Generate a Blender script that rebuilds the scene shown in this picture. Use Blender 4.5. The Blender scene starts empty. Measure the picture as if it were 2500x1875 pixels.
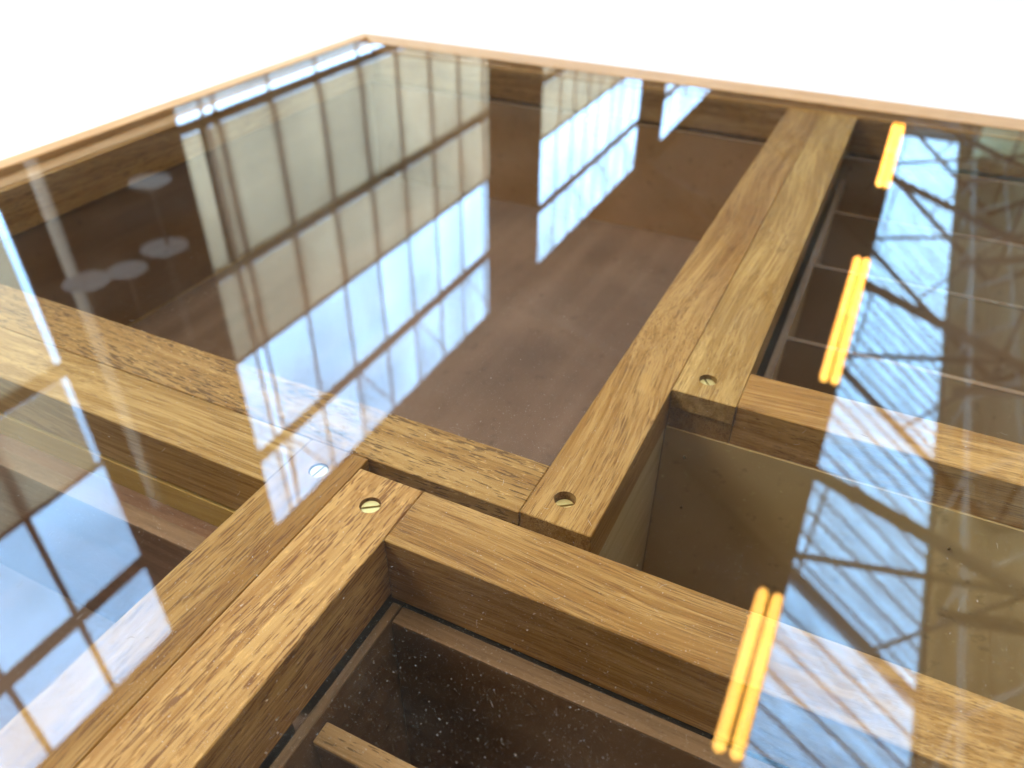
import bpy, bmesh, math, random
import numpy as np
from mathutils import Matrix, Vector
R = math.radians
random.seed(7); rng = np.random.default_rng(7)
sc = bpy.context.scene
col = sc.collection

# ------------------------------------------------------------------ camera
H = 0.300
cam = bpy.data.objects.new('camera', bpy.data.cameras.new('camera')); col.objects.link(cam)
pitch, roll, yaw = R(36.39740286), R(0.55052947), R(-25.7517059)
fw = Vector((math.sin(yaw)*math.cos(pitch), math.cos(yaw)*math.cos(pitch), -math.sin(pitch)))
rt = Vector((math.cos(yaw), -math.sin(yaw), 0)); up = rt.cross(fw)
r2 = math.cos(roll)*rt + math.sin(roll)*up; u2 = -math.sin(roll)*rt + math.cos(roll)*up
M = Matrix((r2, u2, -fw)).transposed().to_4x4(); M.translation = (0, 0, H)
cam.matrix_world = M
cam.data.sensor_width = 36; cam.data.lens = 1899.35/2500*36
cam.data.clip_start = .01; cam.data.clip_end = 400
cam.data.dof.use_dof = True; cam.data.dof.focus_distance = .40; cam.data.dof.aperture_fstop = 7.5
sc.camera = cam
FLOOR = -.38

# ------------------------------------------------------------------ world, sun, lamps, exposure
w = bpy.data.worlds.new('World'); sc.world = w; w.use_nodes = True
nt = w.node_tree; bg = nt.nodes['Background']
tc = nt.nodes.new('ShaderNodeTexCoord'); sep = nt.nodes.new('ShaderNodeSeparateXYZ')
nt.links.new(tc.outputs['Generated'], sep.inputs[0])
cr = nt.nodes.new('ShaderNodeValToRGB'); nt.links.new(sep.outputs['Z'], cr.inputs[0])
cr.color_ramp.elements[0].position = 0; cr.color_ramp.elements[0].color = (.39, .68, 1, 1)
cr.color_ramp.elements[1].position = .9; cr.color_ramp.elements[1].color = (.33, .61, 1, 1)
nt.links.new(cr.outputs[0], bg.inputs['Color']); bg.inputs['Strength'].default_value = 14.5

def lamp(name, kind, loc, rot, energy, color, **k):
    l = bpy.data.lights.new(name, kind); l.energy = energy; l.color = color
    for a, b in k.items(): setattr(l, a, b)
    o = bpy.data.objects.new(name, l); o.location = loc; o.rotation_euler = rot; col.objects.link(o); return o
lamp('sun', 'SUN', (10, 0, 20), (0, R(40), R(0)), 4.5, (1, .93, .8), angle=R(.5))
lamp('added_top_light', 'AREA', (-.2, .30, 4.6), (0, 0, 0), 158, (1, .87, .66), shape='RECTANGLE', size=4.5, size_y=2.4)  # unseen lamp, added above the table to light the rail tops
lamp('added_roof_fill', 'AREA', (6.8, 11.0, 8.6), (R(180), 0, 0), 1500, (1, .86, .62), shape='RECTANGLE', size=3, size_y=18)  # the hall has no such lamp; added to brighten the roof boards
lamp('added_side_fill', 'AREA', (-4.2, -1.2, 4.6), (R(32), R(-28), 0), 300, (1, .89, .76), shape='RECTANGLE', size=2.6, size_y=3.6)  # out-of-view fill added on the left to keep the floor white
sc.view_settings.view_transform = 'Standard'; sc.view_settings.look = 'None'
sc.view_settings.exposure = 0; sc.view_settings.gamma = 1
sc.cycles.use_denoising = True
sc.cycles.max_bounces = 10; sc.cycles.diffuse_bounces = 4; sc.cycles.transparent_max_bounces = 24
sc.cycles.sample_clamp_indirect = 6; sc.cycles.caustics_reflective = False; sc.cycles.caustics_refractive = False

# ------------------------------------------------------------------ helpers
def tag(o, label=None, cat=None, group=None, kind=None):
    for k, v in (('label', label), ('category', cat), ('group', group), ('kind', kind)):
        if v: o[k] = v
    return o
def empty(name, loc=(0, 0, 0)):
    o = bpy.data.objects.new(name, None); o.location = loc; o.empty_display_size = .05; col.objects.link(o); return o
def wloc(o):
    v = Vector(o.location); q = o.parent
    while q: v = v + Vector(q.location); q = q.parent
    return v
def link(name, me, parent=None, loc=(0, 0, 0), rot=(0, 0, 0)):
    """loc is in world space; parents are never rotated when they have children placed this way"""
    o = bpy.data.objects.new(name, me); col.objects.link(o)
    if parent: o.parent = parent; o.location = Vector(loc) - wloc(parent)
    else: o.location = loc
    o.rotation_euler = rot
    return o
def mesh(name, bm, mat, smooth=False):
    me = bpy.data.meshes.new(name); bm.normal_update(); bm.to_mesh(me); bm.free()
    if mat: me.materials.append(mat)
    if smooth:
        for p in me.polygons: p.use_smooth = True
    return me
def add_box(bm, c, s, mat=None):
    m = Matrix.Translation(c)
    if mat is not None: m = m @ mat
    m = m @ Matrix.Diagonal((s[0], s[1], s[2], 1))
    return bmesh.ops.create_cube(bm, size=1, matrix=m)
def bar(bm, a, b, w, h=None):
    a, b = Vector(a), Vector(b); d = b-a
    q = d.to_track_quat('X', 'Z').to_matrix().to_4x4()
    add_box(bm, (a+b)/2, (d.length, w, h or w), q)
def box(name, x0, x1, y0, y1, z0, z1, mat, parent=None, bevel=0, seg=1):
    """axis aligned box, length along local X so that wood grain follows the longer side"""
    lx, ly, lz = x1-x0, y1-y0, z1-z0
    c = ((x0+x1)/2, (y0+y1)/2, (z0+z1)/2)
    rot = (0, 0, 0)
    if ly > lx: lx, ly, rot = ly, lx, (0, 0, math.pi/2)
    bm = bmesh.new(); add_box(bm, (0, 0, 0), (lx, ly, lz))
    if bevel: bmesh.ops.bevel(bm, geom=bm.edges[:], offset=bevel, segments=seg, affect='EDGES', clamp_overlap=True)
    return link(name, mesh(name, bm, mat), parent, c, rot)
def prism(name, pts, z0, z1, mat, parent, axis, bevel=0):
    """vertical prism over a plan polygon, local X along the grain"""
    cx = sum(p[0] for p in pts)/len(pts); cy = sum(p[1] for p in pts)/len(pts); cz = (z0+z1)/2
    bm = bmesh.new()
    def L(p, z):
        dx, dy = p[0]-cx, p[1]-cy
        return (dx, dy, z-cz) if axis == 'x' else (dy, -dx, z-cz)
    lo = [bm.verts.new(L(p, z0)) for p in pts]; hi = [bm.verts.new(L(p, z1)) for p in pts]
    n = len(pts)
    bm.faces.new(lo[::-1]); bm.faces.new(hi)
    for i in range(n): bm.faces.new((lo[i], lo[(i+1) % n], hi[(i+1) % n], hi[i]))
    bmesh.ops.recalc_face_normals(bm, faces=bm.faces[:])
    if bevel: bmesh.ops.bevel(bm, geom=bm.edges[:], offset=bevel, segments=1, affect='EDGES', clamp_overlap=True)
    return link(name, mesh(name, bm, mat), parent, (cx, cy, cz), (0, 0, 0 if axis == 'x' else math.pi/2))

# ------------------------------------------------------------------ materials
def new_mat(name):
    m = bpy.data.materials.new(name); m.use_nodes = True
    return m, m.node_tree, m.node_tree.nodes, m.node_tree.links, m.node_tree.nodes['Principled BSDF']
def simple(name, c, rough=.6, metal=0, **k):
    m, t, N, L, b = new_mat(name)
    b.inputs['Base Color'].default_value = (*c, 1); b.inputs['Roughness'].default_value = rough; b.inputs['Metallic'].default_value = metal
    for a, v in k.items(): b.inputs[a].default_value = v
    return m
def wood(name, light, dark, pore_c, pores=.5, pore_len=9., pore_w=.9, skew=.0, rough=.5, ring=1., fleck=0., figure=1., dens=0., streak=1.):
    """oak: growth bands, fibres, open pores drawn as short dashes along local X, fine relief"""
    m, t, N, L, b = new_mat(name)
    tc = N.new('ShaderNodeTexCoord'); oi = N.new('ShaderNodeObjectInfo')
    rnd = N.new('ShaderNodeVectorMath'); rnd.operation = 'SCALE'; rnd.inputs[0].default_value = (3.1, 1.7, 2.3); L.new(oi.outputs['Random'], rnd.inputs['Scale'])
    add = N.new('ShaderNodeVectorMath'); add.operation = 'ADD'; L.new(tc.outputs['Object'], add.inputs[0]); L.new(rnd.outputs[0], add.inputs[1])
    # large wandering of the grain
    wn = N.new('ShaderNodeTexNoise'); wn.inputs['Scale'].default_value = 3.2; wn.inputs['Detail'].default_value = 1; L.new(add.outputs[0], wn.inputs['Vector'])
    sub = N.new('ShaderNodeVectorMath'); sub.operation = 'SUBTRACT'; L.new(wn.outputs['Color'], sub.inputs[0]); sub.inputs[1].default_value = (.5, .5, .5)
    sc1 = N.new('ShaderNodeVectorMath'); sc1.operation = 'MULTIPLY'; sc1.inputs[1].default_value = (0, .03*figure, .03*figure); L.new(sub.outputs[0], sc1.inputs[0])
    a2 = N.new('ShaderNodeVectorMath'); a2.operation = 'ADD'; L.new(add.outputs[0], a2.inputs[0]); L.new(sc1.outputs[0], a2.inputs[1])
    rot = N.new('ShaderNodeMapping'); rot.inputs['Rotation'].default_value = (0, 0, skew); L.new(a2.outputs[0], rot.inputs[0])
    def mp(s, src=rot):
        q = N.new('ShaderNodeMapping'); q.inputs['Scale'].default_value = s; L.new(src.outputs[0], q.inputs[0]); return q
    def noise(s, d=3, ro=.5, dist=0):
        n = N.new('ShaderNodeTexNoise'); n.inputs['Scale'].default_value = 1; n.inputs['Detail'].default_value = d
        n.inputs['Roughness'].default_value = ro; n.inputs['Distortion'].default_value = dist
        L.new(mp(s).outputs[0], n.inputs['Vector']); return n
    def ramp(src, a, c):
        q = N.new('ShaderNodeMapRange'); q.inputs['From Min'].default_value = a; q.inputs['From Max'].default_value = c
        q.interpolation_type = 'SMOOTHSTEP'; L.new(src, q.inputs['Value']); return q.outputs[0]
    def math_(op, a, c):
        q = N.new('ShaderNodeMath'); q.operation = op
        for i, v in enumerate((a, c)):
            if isinstance(v, (int, float)): q.inputs[i].default_value = v
            else: L.new(v, q.inputs[i])
        return q.outputs[0]
    def mix(f, a, c):
        q = N.new('ShaderNodeMix'); q.data_type = 'RGBA'
        if isinstance(f, (int, float)): q.inputs[0].default_value = f
        else: L.new(f, q.inputs[0])
        for i, v in ((6, a), (7, c)):
            if isinstance(v, tuple): q.inputs[i].default_value = (*v, 1)
            else: L.new(v, q.inputs[i])
        return q.outputs[2]
    rings = noise((3.5, 130, 130), 3, .6, .6)
    fib = noise((45, 1500, 1500), 2, .6)
    broad = noise((6, 28, 28), 2)
    strk = noise((11, 620, 620), 2.5, .6)
    f = math_('ADD', math_('MULTIPLY', ramp(rings.outputs['Fac'], .32, .68), .55*ring), math_('MULTIPLY', ramp(broad.outputs['Fac'], .3, .7), .35))
    f = math_('ADD', f, math_('MULTIPLY', ramp(fib.outputs['Fac'], .3, .7), .15))
    f = math_('ADD', f, math_('MULTIPLY', ramp(strk.outputs['Fac'], .42, .68), .34*streak)); f = math_('SUBTRACT', f, .06)
    c = mix(f, light, dark)
    # pores
    pn = noise((1000/pore_len, 1000/pore_w, 1000/pore_w), 1.5, .55)
    clus = noise((7, 95, 95), 2)
    th = math_('SUBTRACT', .655-dens, math_('MULTIPLY', ramp(clus.outputs['Fac'], .35, .65), .10))
    pf = math_('MULTIPLY', ramp(math_('SUBTRACT', pn.outputs['Fac'], th), 0, .055), pores)
    c = mix(pf, c, pore_c)
    if fleck:
        fn = noise((120, 420, 420), 2); ff = math_('MULTIPLY', ramp(fn.outputs['Fac'], .60, .70), fleck)
        c = mix(ff, c, tuple(min(1, v*1.35) for v in light))
    hs = N.new('ShaderNodeHueSaturation'); L.new(c, hs.inputs['Color'])
    vm = math_('ADD', math_('MULTIPLY', oi.outputs['Random'], .22), .89); L.new(vm, hs.inputs['Value']); hs.inputs['Saturation'].default_value = 1.11
    L.new(hs.outputs[0], b.inputs['Base Color'])
    b.inputs['Roughness'].default_value = rough; b.inputs['Specular IOR Level'].default_value = .35
    bp = N.new('ShaderNodeBump'); bp.inputs['Strength'].default_value = .5; bp.inputs['Distance'].default_value = .0004
    hgt = math_('SUBTRACT', math_('MULTIPLY', fib.outputs['Fac'], .4), pf)
    L.new(hgt, bp.inputs['Height']); L.new(bp.outputs[0], b.inputs['Normal'])
    return m
OAK = wood('oak', (.58, .36, .15), (.33, .17, .055), (.15, .065, .02), .75, 14, .75, dens=.04)
OAK_FINE = wood('oak_fine', (.62, .385, .165), (.34, .175, .058), (.16, .07, .022), .7, 30, .5, ring=1.1, figure=1.5, dens=.04, streak=1.3)
OAK_COARSE = wood('oak_coarse', (.66, .42, .19), (.38, .20, .075), (.19, .085, .035), .85, 15, 1.05, skew=R(2), figure=1.3, fleck=.4, dens=.05, streak=1.2)
OAK_FLECK = wood('oak_fleck', (.60, .38, .16), (.34, .18, .06), (.14, .07, .022), .85, 11, 1.2, skew=R(4), figure=1.2, fleck=.5, dens=.06)
OAK_PALE = wood('oak_pale', (.60, .40, .18), (.33, .19, .065), (.18, .09, .03), .6, 34, .7, dens=.03, streak=1.4, ring=1.3, figure=1.6)
OAK_RIM = wood('oak_rim', (.68, .46, .27), (.50, .31, .165), (.32, .19, .09), .5, 30, .9, streak=1.5)
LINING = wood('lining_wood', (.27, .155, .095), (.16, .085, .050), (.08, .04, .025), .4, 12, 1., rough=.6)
LINING_WARM = wood('warm_lining_wood', (.46, .26, .11), (.30, .16, .06), (.14, .07, .03), .3, 12, 1., rough=.6, figure=2)
LINING_UMBER = wood('umber_lining_wood', (.46, .33, .19), (.32, .22, .12), (.14, .09, .05), .3, 12, 1., rough=.6)
LINING_OLIVE = wood('olive_lining_wood', (.62, .44, .17), (.50, .33, .12), (.22, .13, .05), .15, 12, 1., rough=.55, figure=2)
LINING_DARK = wood('dark_lining_wood', (.10, .052, .03), (.05, .026, .014), (.02, .01, .006), .4, 12, 1.2)
EDGE = wood('lining_edge_wood', (.30, .19, .115), (.17, .105, .06), (.12, .07, .04), .4, 6, 1.2)
BATTEN = wood('batten_wood', (.50, .32, .17), (.30, .18, .085), (.08, .05, .03), .6, 10, 1.)
BRASS = simple('brass', (.95, .80, .36), .5, 1)
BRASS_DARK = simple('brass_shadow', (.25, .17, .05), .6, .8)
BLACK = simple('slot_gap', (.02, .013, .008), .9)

def board_mat(name, c1, c2, c3, band=(9, 60, 60), spots=.25):
    m, t, N, L, b = new_mat(name)
    tc = N.new('ShaderNodeTexCoord')
    def nz(s, d):
        mp = N.new('ShaderNodeMapping'); mp.inputs['Scale'].default_value = s; L.new(tc.outputs['Object'], mp.inputs[0])
        n = N.new('ShaderNodeTexNoise'); n.inputs['Scale'].default_value = 1; n.inputs['Detail'].default_value = d; L.new(mp.outputs[0], n.inputs['Vector']); return n.outputs['Fac']
    def ramp(f, a, c):
        q = N.new('ShaderNodeMapRange'); q.inputs['From Min'].default_value = a; q.inputs['From Max'].default_value = c; L.new(f, q.inputs['Value']); return q.outputs[0]
    def mix(f, a, c, k=1.):
        mu = N.new('ShaderNodeMath'); mu.operation = 'MULTIPLY'; L.new(f, mu.inputs[0]); mu.inputs[1].default_value = k
        q = N.new('ShaderNodeMix'); q.data_type = 'RGBA'; L.new(mu.outputs[0], q.inputs[0])
        for i, v in ((6, a), (7, c)):
            if isinstance(v, tuple): q.inputs[i].default_value = (*v, 1)
            else: L.new(v, q.inputs[i])
        return q.outputs[2]
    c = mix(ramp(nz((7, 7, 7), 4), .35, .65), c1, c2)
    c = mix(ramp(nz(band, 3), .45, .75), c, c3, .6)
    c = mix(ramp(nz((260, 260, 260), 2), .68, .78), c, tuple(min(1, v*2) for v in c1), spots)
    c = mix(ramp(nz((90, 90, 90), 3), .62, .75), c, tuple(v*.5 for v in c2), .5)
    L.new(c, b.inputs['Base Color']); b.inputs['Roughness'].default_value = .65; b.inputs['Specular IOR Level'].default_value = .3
    return m
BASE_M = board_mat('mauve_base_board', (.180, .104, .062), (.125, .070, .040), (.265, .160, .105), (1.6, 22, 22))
OLIVE_M = board_mat('olive_well_board', (.50, .33, .18), (.36, .23, .12), (.42, .26, .14), (9, 9, 9), .35)
WELL_M = board_mat('well_board', (.68, .50, .23), (.52, .36, .15), (.56, .38, .16), (9, 9, 9), .35)
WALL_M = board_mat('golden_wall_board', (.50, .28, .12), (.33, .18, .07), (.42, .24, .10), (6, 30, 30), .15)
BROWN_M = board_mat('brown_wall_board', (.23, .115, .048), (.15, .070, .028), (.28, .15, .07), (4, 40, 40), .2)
def glass_mat():
    m, t, N, L, b = new_mat('table_glass'); N.remove(b)
    out = N['Material Output']
    geo = N.new('ShaderNodeNewGeometry')
    mr = N.new('ShaderNodeMapRange'); mr.inputs['To Min'].default_value = 1.52; mr.inputs['To Max'].default_value = 1/1.52
    L.new(geo.outputs['Backfacing'], mr.inputs['Value'])
    fr = N.new('ShaderNodeFresnel'); L.new(mr.outputs[0], fr.inputs['IOR'])
    tr = N.new('ShaderNodeBsdfTransparent'); tr.inputs[0].default_value = (.985, .99, .975, 1)
    gl = N.new('ShaderNodeBsdfGlossy'); gl.inputs['Roughness'].default_value = .0
    mx = N.new('ShaderNodeMixShader'); L.new(fr.outputs[0], mx.inputs[0]); L.new(tr.outputs[0], mx.inputs[1]); L.new(gl.outputs[0], mx.inputs[2])
    df = N.new('ShaderNodeBsdfDiffuse'); df.inputs[0].default_value = (.85, .82, .76, 1)
    tc = N.new('ShaderNodeTexCoord'); n1 = N.new('ShaderNodeTexNoise'); n1.inputs['Scale'].default_value = 9; n1.inputs['Detail'].default_value = 5; L.new(tc.outputs['Object'], n1.inputs['Vector'])
    m1 = N.new('ShaderNodeMapRange'); m1.inputs['From Min'].default_value = .4; m1.inputs['From Max'].default_value = .75; m1.inputs['To Min'].default_value = .001; m1.inputs['To Max'].default_value = .010; L.new(n1.outputs['Fac'], m1.inputs['Value'])
    m2 = N.new('ShaderNodeMixShader'); L.new(m1.outputs[0], m2.inputs[0]); L.new(mx.outputs[0], m2.inputs[1]); L.new(df.outputs[0], m2.inputs[2])
    L.new(m2.outputs[0], out.inputs['Surface'])
    return m
GLASS = glass_mat()
def pane_mat(name, tint, streak):
    m, t, N, L, b = new_mat(name); N.remove(b)
    out = N['Material Output']; tc = N.new('ShaderNodeTexCoord')
    mp = N.new('ShaderNodeMapping'); mp.inputs['Scale'].default_value = streak; L.new(tc.outputs['Object'], mp.inputs[0])
    oi = N.new('ShaderNodeObjectInfo'); ad = N.new('ShaderNodeVectorMath'); ad.operation = 'ADD'
    sc_ = N.new('ShaderNodeVectorMath'); sc_.operation = 'SCALE'; sc_.inputs[0].default_value = (9, 9, 9); L.new(oi.outputs['Random'], sc_.inputs['Scale'])
    L.new(mp.outputs[0], ad.inputs[0]); L.new(sc_.outputs[0], ad.inputs[1])
    n = N.new('ShaderNodeTexNoise'); n.inputs['Scale'].default_value = 1; n.inputs['Detail'].default_value = 2; L.new(ad.outputs[0], n.inputs['Vector'])
    c = N.new('ShaderNodeValToRGB'); L.new(n.outputs['Fac'], c.inputs[0])
    c.color_ramp.elements[0].position = .35; c.color_ramp.elements[0].color = (*[v*.80 for v in tint], 1)
    c.color_ramp.elements[1].position = .65; c.color_ramp.elements[1].color = (*tint, 1)
    tr = N.new('ShaderNodeBsdfTransparent'); L.new(c.outputs[0], tr.inputs[0])
    gl = N.new('ShaderNodeBsdfGlossy'); gl.inputs['Roughness'].default_value = .05
    mx = N.new('ShaderNodeMixShader'); mx.inputs[0].default_value = .06; L.new(tr.outputs[0], mx.inputs[1]); L.new(gl.outputs[0], mx.inputs[2])
    L.new(mx.outputs[0], out.inputs['Surface'])
    return m
PANE = pane_mat('window_glass', (.96, .98, 1), (.5, .3, .5))
ROOF_PANE = pane_mat('roof_glass', (.92, .97, .98), (.8, 2.5, .8))
def blind_mat():
    m, t, N, L, b = new_mat('blind_cloth'); N.remove(b)
    out = N['Material Output']
    d = N.new('ShaderNodeBsdfDiffuse'); d.inputs[0].default_value = (.75, .70, .58, 1)
    q = N.new('ShaderNodeBsdfTranslucent'); q.inputs[0].default_value = (.95, .75, .57, 1)
    mx = N.new('ShaderNodeMixShader'); mx.inputs[0].default_value = .9; L.new(d.outputs[0], mx.inputs[1]); L.new(q.outputs[0], mx.inputs[2])
    L.new(mx.outputs[0], out.inputs['Surface']); return m
BLIND = blind_mat()
STEEL = simple('dark_frame_paint', (.05, .037, .025), .6)
TIMBER = simple('window_timber', (.40, .30, .17), .6)
BAR = simple('glazing_bar_paint', (.14, .155, .145), .6)
STEEL2 = simple('painted_steel', (.07, .055, .04), .6)
PALE = simple('pale_steel', (.75, .74, .68), .6)
def noise_mat(name, c1, c2, scale, rough=.8):
    m, t, N, L, b = new_mat(name)
    tc = N.new('ShaderNodeTexCoord'); mp = N.new('ShaderNodeMapping'); mp.inputs['Scale'].default_value = scale; L.new(tc.outputs['Object'], mp.inputs[0])
    n = N.new('ShaderNodeTexNoise'); n.inputs['Scale'].default_value = 1; n.inputs['Detail'].default_value = 4; L.new(mp.outputs[0], n.inputs['Vector'])
    c = N.new('ShaderNodeValToRGB'); L.new(n.outputs['Fac'], c.inputs[0])
    c.color_ramp.elements[0].position = .35; c.color_ramp.elements[0].color = (*c1, 1)
    c.color_ramp.elements[1].position = .65; c.color_ramp.elements[1].color = (*c2, 1)
    L.new(c.outputs[0], b.inputs['Base Color']); b.inputs['Roughness'].default_value = rough
    return m
WALL = noise_mat('hall_wall_paint', (.032, .022, .013), (.05, .034, .02), (.5, .5, .5))
DECK_DARK = noise_mat('dark_roof_board', (.03, .021, .012), (.06, .04, .022), (.3, 4, .3))
DECK = noise_mat('roof_board', (.62, .50, .30), (.85, .74, .50), (4, .25, 4))
FLOOR_M = noise_mat('white_floor', (.93, .93, .93), (.95, .95, .95), (1, 1, 1), .6)
CREAM = noise_mat('cream_render', (.95, .82, .44), (.96, .86, .50), (.6, .6, .6))
GROUND = simple('outside_paving', (.55, .52, .46), .9)
def emit(name, c, s):
    m, t, N, L, b = new_mat(name); b.inputs['Base Color'].default_value = (.8, .8, .8, 1)
    b.inputs['Emission Color'].default_value = (*c, 1); b.inputs['Emission Strength'].default_value = s; return m
TUBE, t_, N_, L_, b_ = new_mat('tube_glow')
lw = N_.new('ShaderNodeLayerWeight'); lw.inputs['Blend'].default_value = .5
tr_ = N_.new('ShaderNodeValToRGB'); L_.new(lw.outputs['Facing'], tr_.inputs[0])
tr_.color_ramp.elements[0].position = .1; tr_.color_ramp.elements[0].color = (1, .64, .10, 1)
tr_.color_ramp.elements[1].position = .75; tr_.color_ramp.elements[1].color = (.95, .36, .01, 1)
L_.new(tr_.outputs[0], b_.inputs['Emission Color']); b_.inputs['Emission Strength'].default_value = 18
DUST = simple('dust', (.66, .63, .57), .9)

# ------------------------------------------------------------------ setting: floor and hall
box('floor', -6, 18, -9, 60, FLOOR-.1, FLOOR, FLOOR_M)['kind'] = 'structure'
box('ground', -60, -6.25, -30, 90, FLOOR-.5, FLOOR-.16, GROUND)['kind'] = 'structure'
WX = -6.0
bays = [(-3.2, 3.34), (5.19, 11.46), (13.63, 20.0), (22.3, 28.6), (30.8, 37.1)]
Z = dict(l0=.75, l1=2.12, g0=2.22, g1=3.66, h0=3.80, h1=4.82, s0=4.86, s1=6.20, t0=6.36, t1=7.54)
eave = 7.95
wall = empty('hall_wall', (WX, 0, FLOOR)); tag(wall, kind='structure')
tag(wall, 'long brown side wall of the hall with bays of tall windows, mirrored in the glass', None)
def wpart(name, y0, y1, z0, z1, x0=WX-.05, x1=WX, mat=WALL, parent=wall): return box(name, x0, x1, y0, y1, z0, z1, mat, parent)
wpart('plinth', -9, 60, FLOOR, Z['l0'])
wpart('wall_head', -9, 60, Z['t1'], eave+.1)
edges = [-9]+[v for b_ in bays for v in b_]+[60]
for i in range(0, len(edges), 2): wpart('pier', edges[i], edges[i+1], Z['l0'], Z['t1'])
rows = [('l0', 'l1', 'pane', False), ('g0', 'g1', 'blind', True), ('h0', 'h1', 'blind', True), ('s0', 's1', 'pane', False), ('t0', 't1', 'pane', False)]
for bi, (a, b_) in enumerate(bays):
    win = empty('window', (WX, (a+b_)/2, Z['l0'])); win.parent = wall; win.location = Vector((0, (a+b_)/2, Z['l0']-FLOOR))
    zs = [Z[k] for k in ('l0', 'l1', 'g0', 'g1', 'h0', 'h1', 's0', 's1', 't0', 't1')]
    for j in range(1, 9, 2): box('transom', WX-.045, WX-.002, a, b_, zs[j], zs[j+1], (TIMBER if j == 3 else STEEL), win)
    ms = []
    y = 2.5-.8*9
    while y < 60:
        if a+.25 < y < b_-.12: ms.append(y)
        y += .8
    if bi == 1: ms.insert(0, a+.34)
    ys = [a]+ms+[b_]
    for (k0, k1, kind, _) in rows:
        for y in ms: box('mullion', *((WX-.051, WX-.046, y-.05, y+.05) if kind == 'blind' else (WX-.04, WX-.02, y-(.030 if bi < 1 else .017), y+(.030 if bi < 1 else .017))), Z[k0], Z[k1], (STEEL if bi < 1 else BAR) if kind == 'pane' else TIMBER, win)
        if k0 == 'g0' and bi == 1:
            box('mullion', WX-.006, WX-.003, a+.24, a+.30, Z[k0], Z[k1], STEEL, win)
        for q in range(len(ys)-1):
            y0, y1 = ys[q], ys[q+1]
            box('pane', WX-.056, WX-.052, y0+.002, y1-.002, Z[k0]+.002, Z[k1]-.002, PANE, win)
            if kind == 'blind':
                e = .08 if (q == len(ys)-2 and bi == 0) else .02
                box('blind', WX-.010, WX-.007, y0+.001, y1-(e if e > .05 else .001), Z[k0]+.01, Z[k1]-.01, BLIND, win)
    for y in (ms[1::2] if bi > 0 else []):
        bm = bmesh.new(); bar(bm, (WX+.05, y, Z['t0']-.05), (WX+.3, y+.4, Z['t0']+.7), .02); bar(bm, (WX+.05, y, Z['t0']-.05), (WX+.3, y-.3, Z['t0']+.6), .015)
        link('stay', mesh('stay', bm, STEEL), win, (0, 0, 0))
bm = bmesh.new(); bmesh.ops.create_cone(bm, cap_ends=True, segments=20, radius1=.05, radius2=.05, depth=6.0)
pipe = link('downpipe', mesh('downpipe', bm, PALE, False), None, (WX+.12, 3.62, FLOOR+3.0))
tag(pipe, 'pale downpipe on the brown pier between two window bays', 'pipe')
# far side and ends of the hall
s = box('back_wall', -6, 18, -9.3, -9, FLOOR, 17.6, WALL); tag(s, kind='structure')
s = box('far_aisle_wall', 18, 18.3, -9, 60, FLOOR, 8.3, WALL); tag(s, kind='structure')
s = box('gable_wall', -6, 18, 60, 60.3, FLOOR, 17.6, DECK_DARK); tag(s, kind='structure')
s = box('gable_screen', 4.6, 17, 50, 50.15, 5.5, 15.3, CREAM); tag(s, kind='structure')
# roof: two slopes of 38 degrees, a glazed strip in the nearer slope
roof = empty('hall_roof', (6, 0, eave)); tag(roof, kind='structure')
def rz(x): return eave+.78*(x-WX)
def slab(name, x0, x1, y0, y1, mat, parent, off=0, th=.08):
    bm = bmesh.new()
    P = [(x0, y0), (x1, y0), (x1, y1), (x0, y1)]
    f = (lambda x: rz(x)) if x1 <= 6.01 else (lambda x: rz(12-x))
    lo = [bm.verts.new((x, y, f(x)+off)) for x, y in P]; hi = [bm.verts.new((x, y, f(x)+off+th)) for x, y in P]
    bm.faces.new(lo[::-1]); bm.faces.new(hi)
    for i in range(4): bm.faces.new((lo[i], lo[(i+1) % 4], hi[(i+1) % 4], hi[i]))
    bmesh.ops.recalc_face_normals(bm, faces=bm.faces[:])
    return link(name, mesh(name, bm, mat), parent, (0, 0, 0))
SL, SR = .63, 3.95
def planks(x0, x1, n, mat):
    d = (x1-x0)/n
    for i in range(n): slab('roof_plank', x0+i*d, x0+(i+1)*d-.03, -9, 60, mat, roof, off=random.uniform(0, .03))
planks(-6.06, SL, 9, DECK_DARK); planks(SR, 6, 5, DECK); planks(6, 18.3, 12, DECK)
slab('roof_covering', -6.06, SL, -9.3, 60.3, DECK_DARK, roof, off=.16); slab('roof_covering', SR, 6.0, -9.3, 60.3, DECK_DARK, roof, off=.16)
slab('roof_covering', 6.0, 18.5, -9.3, 60.3, DECK_DARK, roof, off=.16)
slab('roof_covering', SL, SR, -9.3, 3.0, DECK_DARK, roof, off=.05)
y = 3.0; k = 0
while y < 60:
    th = .05 if k % 3 else .065
    bm = bmesh.new(); bar(bm, (SL-.1, y, rz(SL-.1)-.02), (SR+.1, y, rz(SR+.1)-.02), th, .05); link('glazing_bar', mesh('glazing_bar', bm, BAR if k % 2 else STEEL), roof)
    slab('roof_pane', SL, SR, y+.03, y+.77, ROOF_PANE, roof, off=.03, th=.01)
    y += .8; k += 1
for x in (SL-.05, SR+.05):
    bm = bmesh.new(); bar(bm, (x, -9, rz(x)-.10), (x, 60, rz(x)-.10), .10 if x != 2.15 else .035, .06); link('purlin', mesh('purlin', bm, STEEL), roof)
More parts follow.
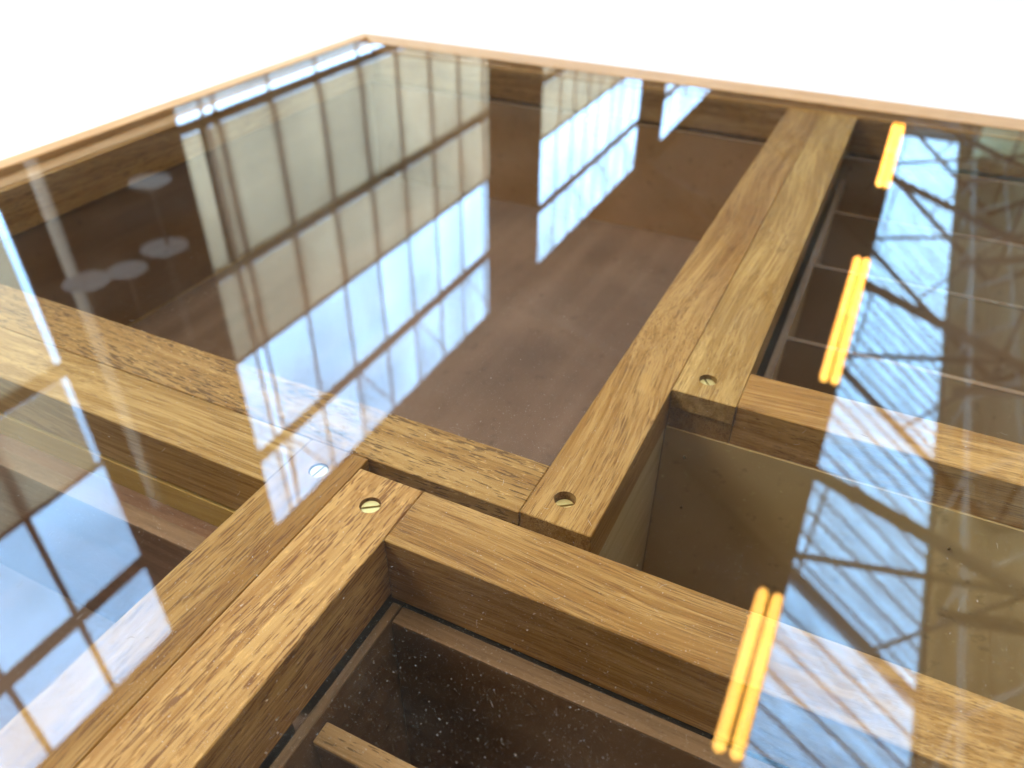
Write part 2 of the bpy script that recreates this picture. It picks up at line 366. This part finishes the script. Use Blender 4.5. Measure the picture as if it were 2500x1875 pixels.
# scissor trusses over the piers
def truss(y):
    bm = bmesh.new()
    bar(bm, (-6, y, eave-.1), (8.5, y, eave-.1+14.5*.33), .20, .20)           # lower chord, rising across
    bar(bm, (18, y, eave-.1), (3.5, y, eave-.1+14.5*.33), .20, .20)
    bar(bm, (-6, y, rz(-6)-.3), (6, y, rz(6)-.3), .14, .2)
    bar(bm, (18, y, rz(-6)-.3), (6, y, rz(6)-.3), .14, .2)
    lc = lambda x: eave-.1+(x+6)*.33
    xs = [-4, -1.6, .75, 2.6, 4.6]
    for i, x in enumerate(xs):
        if i == 2: bar(bm, (x, y, lc(x)), (x, y, rz(x)-.3), .06)
        if i in (1, 4): bar(bm, (xs[i-1], y, rz(xs[i-1])-.3), (x, y, lc(x)), .07)
    bar(bm, (.2, y, rz(.2)-.4), (6.4, y, 10.9), .10)
    bar(bm, (6, y, rz(6)-.3), (6, y, lc(6)), .12)
    return link('truss', mesh('truss', bm, STEEL2), roof)
for y in (4.2, 12.6, 21.0, 29.5, 38, 46.5): truss(y)
# pale lattice girder along the ridge side of the glazing
bm = bmesh.new(); GX = 4.75; GZ = 15.4
bar(bm, (GX, 3, GZ), (GX, 60, GZ), .14); bar(bm, (GX+1.3, 3, GZ-.5), (GX+1.3, 60, GZ-.5), .05)
for i in range(14):
    y = 4.2+i*4.2
    bar(bm, (GX, y, GZ), (GX+1.5, y+1.6, GZ-.2), .10); bar(bm, (GX, y+.2, GZ), (GX-.5, y-1.6, GZ+.2), .08)
g = link('lattice_girder', mesh('lattice_girder', bm, PALE), roof)

# lamps: twin fluorescent tubes hung at 6 m
def tube_lamp(y0, y1, label):
    t = empty('tube_light', (.155, (y0+y1)/2, 5.72)); tag(t, label, 'lamp', 'twin tube lights hanging in a line')
    zc = 5.70
    box('housing', .115, .195, y0+.1, y1-.1, zc+.075, zc+.12, STEEL, t, .005)
    for x in (.084, .226):
        bm = bmesh.new(); rr = .052; L_ = y1-y0-2*rr
        prof = [(-L_/2-rr*math.cos(a), rr*math.sin(a)) for a in [k*math.pi/16 for k in range(1, 9)]] + [(L_/2+rr*math.cos(a), rr*math.sin(a)) for a in [k*math.pi/16 for k in range(8, 0, -1)]]
        rings_ = [[bm.verts.new((r_*math.cos(q*math.pi/10), yy, r_*math.sin(q*math.pi/10))) for q in range(20)] for yy, r_ in prof]
        for A, B in zip(rings_, rings_[1:]):
            for q in range(20): bm.faces.new((A[q], A[(q+1) % 20], B[(q+1) % 20], B[q]))
        bm.faces.new(rings_[0]); bm.faces.new(rings_[-1][::-1]); bmesh.ops.recalc_face_normals(bm, faces=bm.faces[:])
        link('tube', mesh('tube', bm, TUBE, True), t, (x, (y0+y1)/2, zc))
        box('tube_clip', x-.01, x+.01, y0+.18, y0+.21, zc+.045, zc+.08, STEEL, t); box('tube_clip', x-.01, x+.01, y1-.21, y1-.18, zc+.045, zc+.08, STEEL, t)
    for y in (y0+.3, y1-.3):
        bm = bmesh.new(); bar(bm, (.155, y, zc+.1), (.155, y, rz(.155)), .008); link('hanger', mesh('hanger', bm, STEEL), t)
tube_lamp(3.64, 5.42, 'lit amber twin tube light over the table, nearest of the line and hanging alone')
tube_lamp(9.24, 11.08, 'lit amber twin tube light, nearer one of the middle pair')
tube_lamp(11.12, 13.1, 'lit amber twin tube light, farther one of the middle pair')
tube_lamp(16.7, 18.75, 'lit amber twin tube light, nearer one of the farthest pair')
tube_lamp(18.8, 20.85, 'lit amber twin tube light, farther one of the farthest pair')

# pendant lamps near the wall
ENAMEL = simple('grey_enamel', (.42, .40, .37), .5)
def pendant(x, y, z, r, label):
    t = empty('pendant_lamp', (x, y, z)); tag(t, label, 'lamp', 'white pendant lamps beside the wall')
    bm = bmesh.new(); bmesh.ops.create_cone(bm, cap_ends=True, segments=32, radius1=r, radius2=r*.3, depth=r*.35, matrix=Matrix.Translation((0, 0, 0)))
    link('shade', mesh('shade', bm, ENAMEL), t, (x, y, z))
    bm = bmesh.new(); bar(bm, (x, y, z), (x, y, rz(x)), .012); link('cord', mesh('cord', bm, STEEL), t)
f_ = .6
for (yy, zz, rr, lab) in ((4.72, 2.82, .19, 'white saucer pendant lamp, lowest of four by the brown pier'), (4.68, 3.48, .22, 'white saucer pendant lamp beside the window edge, highest on the right'),
                          (4.22, 3.50, .18, 'white saucer pendant lamp, second from the right'), (3.80, 3.42, .2, 'white saucer pendant lamp nearest the pale downpipe')):
    pendant(-6*f_, yy*f_, zz*f_-.3*(1-f_)-.3*f_, rr*f_, lab)
# outside
ob = empty('building', (-18, 20, FLOOR)); tag(ob, 'sunlit cream building seen through the low windows', 'building')
box('wall', -19, -17, -20, 70, FLOOR-.16, 6.0, CREAM, ob)
box('cornice', -19.1, -16.8, -20.1, 70.1, 6.0, 6.25, PALE, ob)
for k in range(22):
    wv = box('window', -17.01, -16.95, -18+k*4, -16.8+k*4, .9, 2.6, STEEL2, ob)

# ------------------------------------------------------------------ table
T = empty('display_table', (-.13, .38, FLOOR))
tag(T, 'oak display table with a glass top over screwed rails and deep wooden compartments', 'table')
RX0, RX1, RY0, RY1 = -.808, .62, -.42, 1.108      # outer rim
IX0, IX1, IY0, IY1 = -.761, .573, -.373, 1.061    # inner lip
zt = .009
# rim: mitred boards
GX0 = -.7862; my = RY1-(GX0-RX0); my0 = RY0+(GX0-RX0)
prism('rim_board', [(RX0, RY0), (GX0, my0), (GX0, my), (RX0, RY1)], -.046, zt, OAK_RIM, T, 'y', .0012)
prism('rim_lip', [(GX0+.0001, my0), (IX0, IY0), (IX0, IY1), (GX0+.0001, my)], -.046, .0010, OAK_RIM, T, 'y', .0004)
prism('rim_board', [(RX1, RY0), (RX1, RY1), (IX1, IY1), (IX1, IY0)], -.046, zt, OAK_RIM, T, 'y', .0012)
prism('rim_board', [(RX0, RY1), (IX0, IY1), (IX1, IY1), (RX1, RY1)], -.046, zt, OAK_RIM, T, 'x', .0012)
prism('rim_board', [(RX0, RY0), (RX1, RY0), (IX1, IY0), (IX0, IY0)], -.046, zt, OAK_RIM, T, 'x', .0012)
# ledge the glass rests on
LW = .007
box('glass_ledge', IX0, IX0+LW, IY0, IY1, -.044, 0, OAK, T, .0006); box('glass_ledge', IX1-LW, IX1, IY0, IY1, -.044, 0, OAK, T, .0006)
box('glass_ledge', IX0+LW, IX1-LW, IY1-LW, IY1, -.044, -.0002, OAK, T, .0006); box('glass_ledge', IX0+LW, IX1-LW, IY0, IY0+LW, -.044, -.0002, OAK, T, .0006)
CX0, CX1, CY0, CY1 = IX0+LW, IX1-LW, IY0+LW, IY1-LW

def drill(o, holes):
    """sink round counterbores (world x, y, radius, depth) into a rail's top"""
    bm = bmesh.new()
    for (x, y, r, d) in holes:
        bmesh.ops.create_cone(bm, cap_ends=True, segments=36, radius1=r, radius2=r, depth=2*d, matrix=Matrix.Translation((x, y, 0)))
    cut = link('cutter', mesh('cutter', bm, o.data.materials[0]))
    md = o.modifiers.new('b', 'BOOLEAN'); md.operation = 'DIFFERENCE'; md.object = cut; md.solver = 'EXACT'
    dg = bpy.context.evaluated_depsgraph_get(); me = bpy.data.meshes.new_from_object(o.evaluated_get(dg))
    o.modifiers.clear(); o.data = me; bpy.data.objects.remove(cut)
def screw(parent, x, y, r, depth, ang):
    """slotted brass head: dished disc, two raised halves either side of the slot"""
    bm = bmesh.new(); n = 22; g = r*.14
    for sgn in (1, -1):
        a0 = math.asin(g/r)
        pts = [(r*.97*math.cos(a0+(math.pi-2*a0)*i/n), sgn*r*.97*math.sin(a0+(math.pi-2*a0)*i/n)) for i in range(n+1)]
        top = [bm.verts.new((px*.93, py*.93 if abs(py) > g*1.2 else py, 0)) for px, py in pts]
        rimv = [bm.verts.new((px, py, -.0004)) for px, py in pts]; bot = [bm.verts.new((px, py, -.0016)) for px, py in pts]
        bm.faces.new(top if sgn > 0 else top[::-1])
        for A, B in ((top, rimv), (rimv, bot)):
            for i in range(n): bm.faces.new((A[i], B[i], B[i+1], A[i+1]))
            bm.faces.new((A[0], A[-1], B[-1], B[0]))
    bmesh.ops.recalc_face_normals(bm, faces=bm.faces[:])
    o = link('screw', mesh('screw', bm, BRASS), None, (x, y, -depth), (0, 0, ang))
    bpy.context.view_layer.update()
    o.parent = parent; o.matrix_parent_inverse = parent.matrix_world.inverted()
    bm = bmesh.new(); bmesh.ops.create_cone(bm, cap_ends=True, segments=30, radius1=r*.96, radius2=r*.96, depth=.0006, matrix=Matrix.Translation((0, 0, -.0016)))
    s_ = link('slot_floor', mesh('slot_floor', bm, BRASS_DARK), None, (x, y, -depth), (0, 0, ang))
    s_.parent = parent; s_.matrix_parent_inverse = parent.matrix_world.inverted()
SLOT = .0085
R1a = box('rail', -.2583, -.2186, CY0, .2646, -.036, -.0002, OAK, T, .0005)
R1b = box('rail', -.2182, -.1768, CY0, .2562, -.044, 0, OAK_COARSE, T, .0006)
F1 = box('rail', -.1766, CX1, .2170, .2566, -.046, -.0001, OAK_FINE, T, .0006)
C1a = box('rail', CX0, -.1232, .2650, .3062, -.036, -.0001, OAK_FLECK, T, .0005)
C1b = box('rail', CX0, -.2585, .2238, .2646, -.037, -.0003, OAK_PALE, T, .0006)
M1 = box('rail', -.1230, -.0822, .2658, CY1, -.031, .0, OAK_FINE, T, .0005)
M2 = box('rail', -.0819, -.0405, .4078, CY1, -.0145, -.0001, OAK_PALE, T, .0004)
box('rail_bearer', -.0819, -.0405, .4090, CY1, -.031, -.0149, OAK, T)
C2 = box('rail', -.0402, CX1, .4090, .4490, -.031, -.0002, OAK_FINE, T, .0006)
bpy.context.view_layer.update()
for rail, x, y, r, d, a in ((R1b, -.1966, .2343, .0056, .0016, R(36)), (M1, -.1049, .2850, .0058, .0050, R(38)), (R1a, -.2384, .2444, .0054, .0010, R(84)), (M2, -.0637, .4287, .0056, .0030, R(-55))):
    drill(rail, [(x, y, r+.0003, d+.0016)])
    screw(rail, x, y, r-.0002, d, a)

# linings of the compartments
FB = -.20
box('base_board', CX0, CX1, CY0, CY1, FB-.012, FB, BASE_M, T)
def panel(x0, x1, y0, y1, ztop, mat=LINING, edge=True, name='lining_panel', zb=FB):
    box(name, x0, x1, y0, y1, zb, ztop-(.0016 if edge else 0), mat, T)
    if edge: box('panel_edge', x0, x1, y0, y1, ztop-.0016, ztop, EDGE, T, .0003)
# big far compartment
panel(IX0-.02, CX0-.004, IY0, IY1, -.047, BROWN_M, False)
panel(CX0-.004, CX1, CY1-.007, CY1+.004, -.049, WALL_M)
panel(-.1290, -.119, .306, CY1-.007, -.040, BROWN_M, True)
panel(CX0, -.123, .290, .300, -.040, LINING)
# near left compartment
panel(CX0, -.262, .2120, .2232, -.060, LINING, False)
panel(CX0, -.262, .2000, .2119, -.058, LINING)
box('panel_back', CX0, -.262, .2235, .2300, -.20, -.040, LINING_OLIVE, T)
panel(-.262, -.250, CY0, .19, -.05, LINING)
# compartment under the front rail
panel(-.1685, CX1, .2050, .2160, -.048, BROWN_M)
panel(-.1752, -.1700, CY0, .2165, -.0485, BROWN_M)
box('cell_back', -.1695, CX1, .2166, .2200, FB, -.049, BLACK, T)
# loose divider with a pale top
bm = bmesh.new()
pts = [(-.1690, -.060), (.30, -.060), (.30, -.15), (-.163, -.15), (-.163, -.084), (-.1690, -.080)]
for y in (.1370, .1470): pass
lo = [bm.verts.new((x, .1370, z)) for x, z in pts]; hi = [bm.verts.new((x, .1470, z)) for x, z in pts]
bm.faces.new(lo); bm.faces.new(hi[::-1])
for i in range(6): bm.faces.new((lo[i], hi[i], hi[(i+1) % 6], lo[(i+1) % 6]))
bmesh.ops.recalc_face_normals(bm, faces=bm.faces[:]); bmesh.ops.bevel(bm, geom=bm.edges[:], offset=.0006, segments=1, affect='EDGES')
link('divider', mesh('divider', bm, BROWN_M), T)
box('divider_cap', -.1692, .30, .1360, .1476, -.0598, -.0565, BATTEN, T, .0006)
# deep well right of the middle rail
box('well_panel', -.082, CX1, .4080, .4180, FB, -.0312, WELL_M, T)
for px_, pz_ in ((-.066, -.052), (-.062, -.098), (.10, -.06), (.19, -.06)):
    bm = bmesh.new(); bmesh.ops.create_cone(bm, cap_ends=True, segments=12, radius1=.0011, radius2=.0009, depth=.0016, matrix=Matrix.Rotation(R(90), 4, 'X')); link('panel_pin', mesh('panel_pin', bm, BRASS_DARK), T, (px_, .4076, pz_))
box('well_panel', -.095, -.0825, .2600, .4079, FB, -.0312, wood('well_side_wood', (.62, .50, .33), (.48, .37, .22), (.3, .2, .1), .2, 14, 1.), T)
box('well_panel', -.0822, CX1, .2300, .2420, FB, -.0462, LINING, T)
# right far compartment with shallow dividers
panel(-.0400, -.0335, .449, CY1-.008, -.078, OLIVE_M)
for y in (.490, .6425, .798, .948):
    panel(-.0335, CX1, y-.006, y, -.080, OLIVE_M, True, 'divider')
for x in (.30,): panel(x, x+.006, .449, CY1-.008, -.0805, LINING, True, 'divider', FB)
# outer body and legs
box('side_board', RX0+.004, IX0-.02, RY0+.01, RY1-.004, FB-.02, -.0463, OAK, T); box('side_board', IX1+.02, RX1-.004, RY0+.01, RY1-.004, FB-.02, -.0463, OAK, T)
box('end_board', IX0-.019, IX1+.019, CY1+.005, RY1-.004, FB-.02, -.0463, OAK, T); box('end_board', IX0-.019, IX1+.019, RY0+.01, CY0, FB-.02, -.0463, OAK, T)
for x in (RX0+.03, RX1-.09):
    for y in (RY0+.03, RY1-.09): box('leg', x, x+.06, y, y+.06, FLOOR, FB-.021, OAK, T)
# glass
gx = box('glass_top', GX0+.0006, IX1-.0006, IY0+.0006, IY1-.0006, .0012, .0080, GLASS, T, .0008)

# dust on the glass
def dust():
    V = []; F = []
    N_ = 140000
    xs = rng.uniform(-.5, .35, N_*3); ys = rng.uniform(.08, 1.04, N_*3)
    keep = rng.random(N_*3) < np.clip(1.25*np.exp(-((ys-.10)/.16)), .06, 1)*np.clip(1.2-np.abs(xs+.05)/.6, .3, 1)
    xs, ys = xs[keep], ys[keep]
    n = len(xs)
    s = np.clip(rng.lognormal(-9.7, .48, n), .00005, .00032)
    a = rng.uniform(0, math.pi, n); el = 1+rng.exponential(.7, n)
    ca, sa = np.cos(a), np.sin(a)
    base = np.array([(1, 0, 0), (-.5, .8, 0), (-.5, -.8, 0), (0, 0, .9)])
    lx = base[:, 0][None]*(s*el)[:, None]; ly = base[:, 1][None]*s[:, None]; lz = base[:, 2][None]*s[:, None]*.7
    P = np.stack([xs[:, None]+lx*ca[:, None]-ly*sa[:, None], ys[:, None]+lx*sa[:, None]+ly*ca[:, None], .00805+lz], -1).reshape(-1, 3)
    tri = np.array([(0, 1, 3), (1, 2, 3), (2, 0, 3)])
    Fc = (np.arange(n)[:, None, None]*4+tri[None]).reshape(-1, 3)
    me = bpy.data.meshes.new('dust'); me.from_pydata(P.tolist(), [], Fc.tolist()); me.materials.append(DUST)
    o = link('dust', me, T); o['kind'] = 'stuff'
    print('dust', n)
dust()
def lint():
    V = []; F = []
    for _ in range(90):
        x, y = rng.uniform(-.45, .3), .1+rng.exponential(.22)
        if y > 1.0: continue
        a = rng.uniform(0, 6.28); L = rng.uniform(.0012, .0045); w = .00004; k = rng.normal(0, 260); n0 = len(V); px, py = x, y
        for i in range(6):
            V += [(px-w*math.sin(a), py+w*math.cos(a), .0081), (px+w*math.sin(a), py-w*math.cos(a), .0081), (px, py, .00822)]
            px += L/5*math.cos(a); py += L/5*math.sin(a); a += k*L/5
        for i in range(5):
            for q in range(3): F.append((n0+3*i+q, n0+3*i+(q+1) % 3, n0+3*i+3+(q+1) % 3, n0+3*i+3+q))
    me = bpy.data.meshes.new('lint'); me.from_pydata(V, [], F); me.materials.append(DUST); o = link('lint', me, T); o['kind'] = 'stuff'
lint()
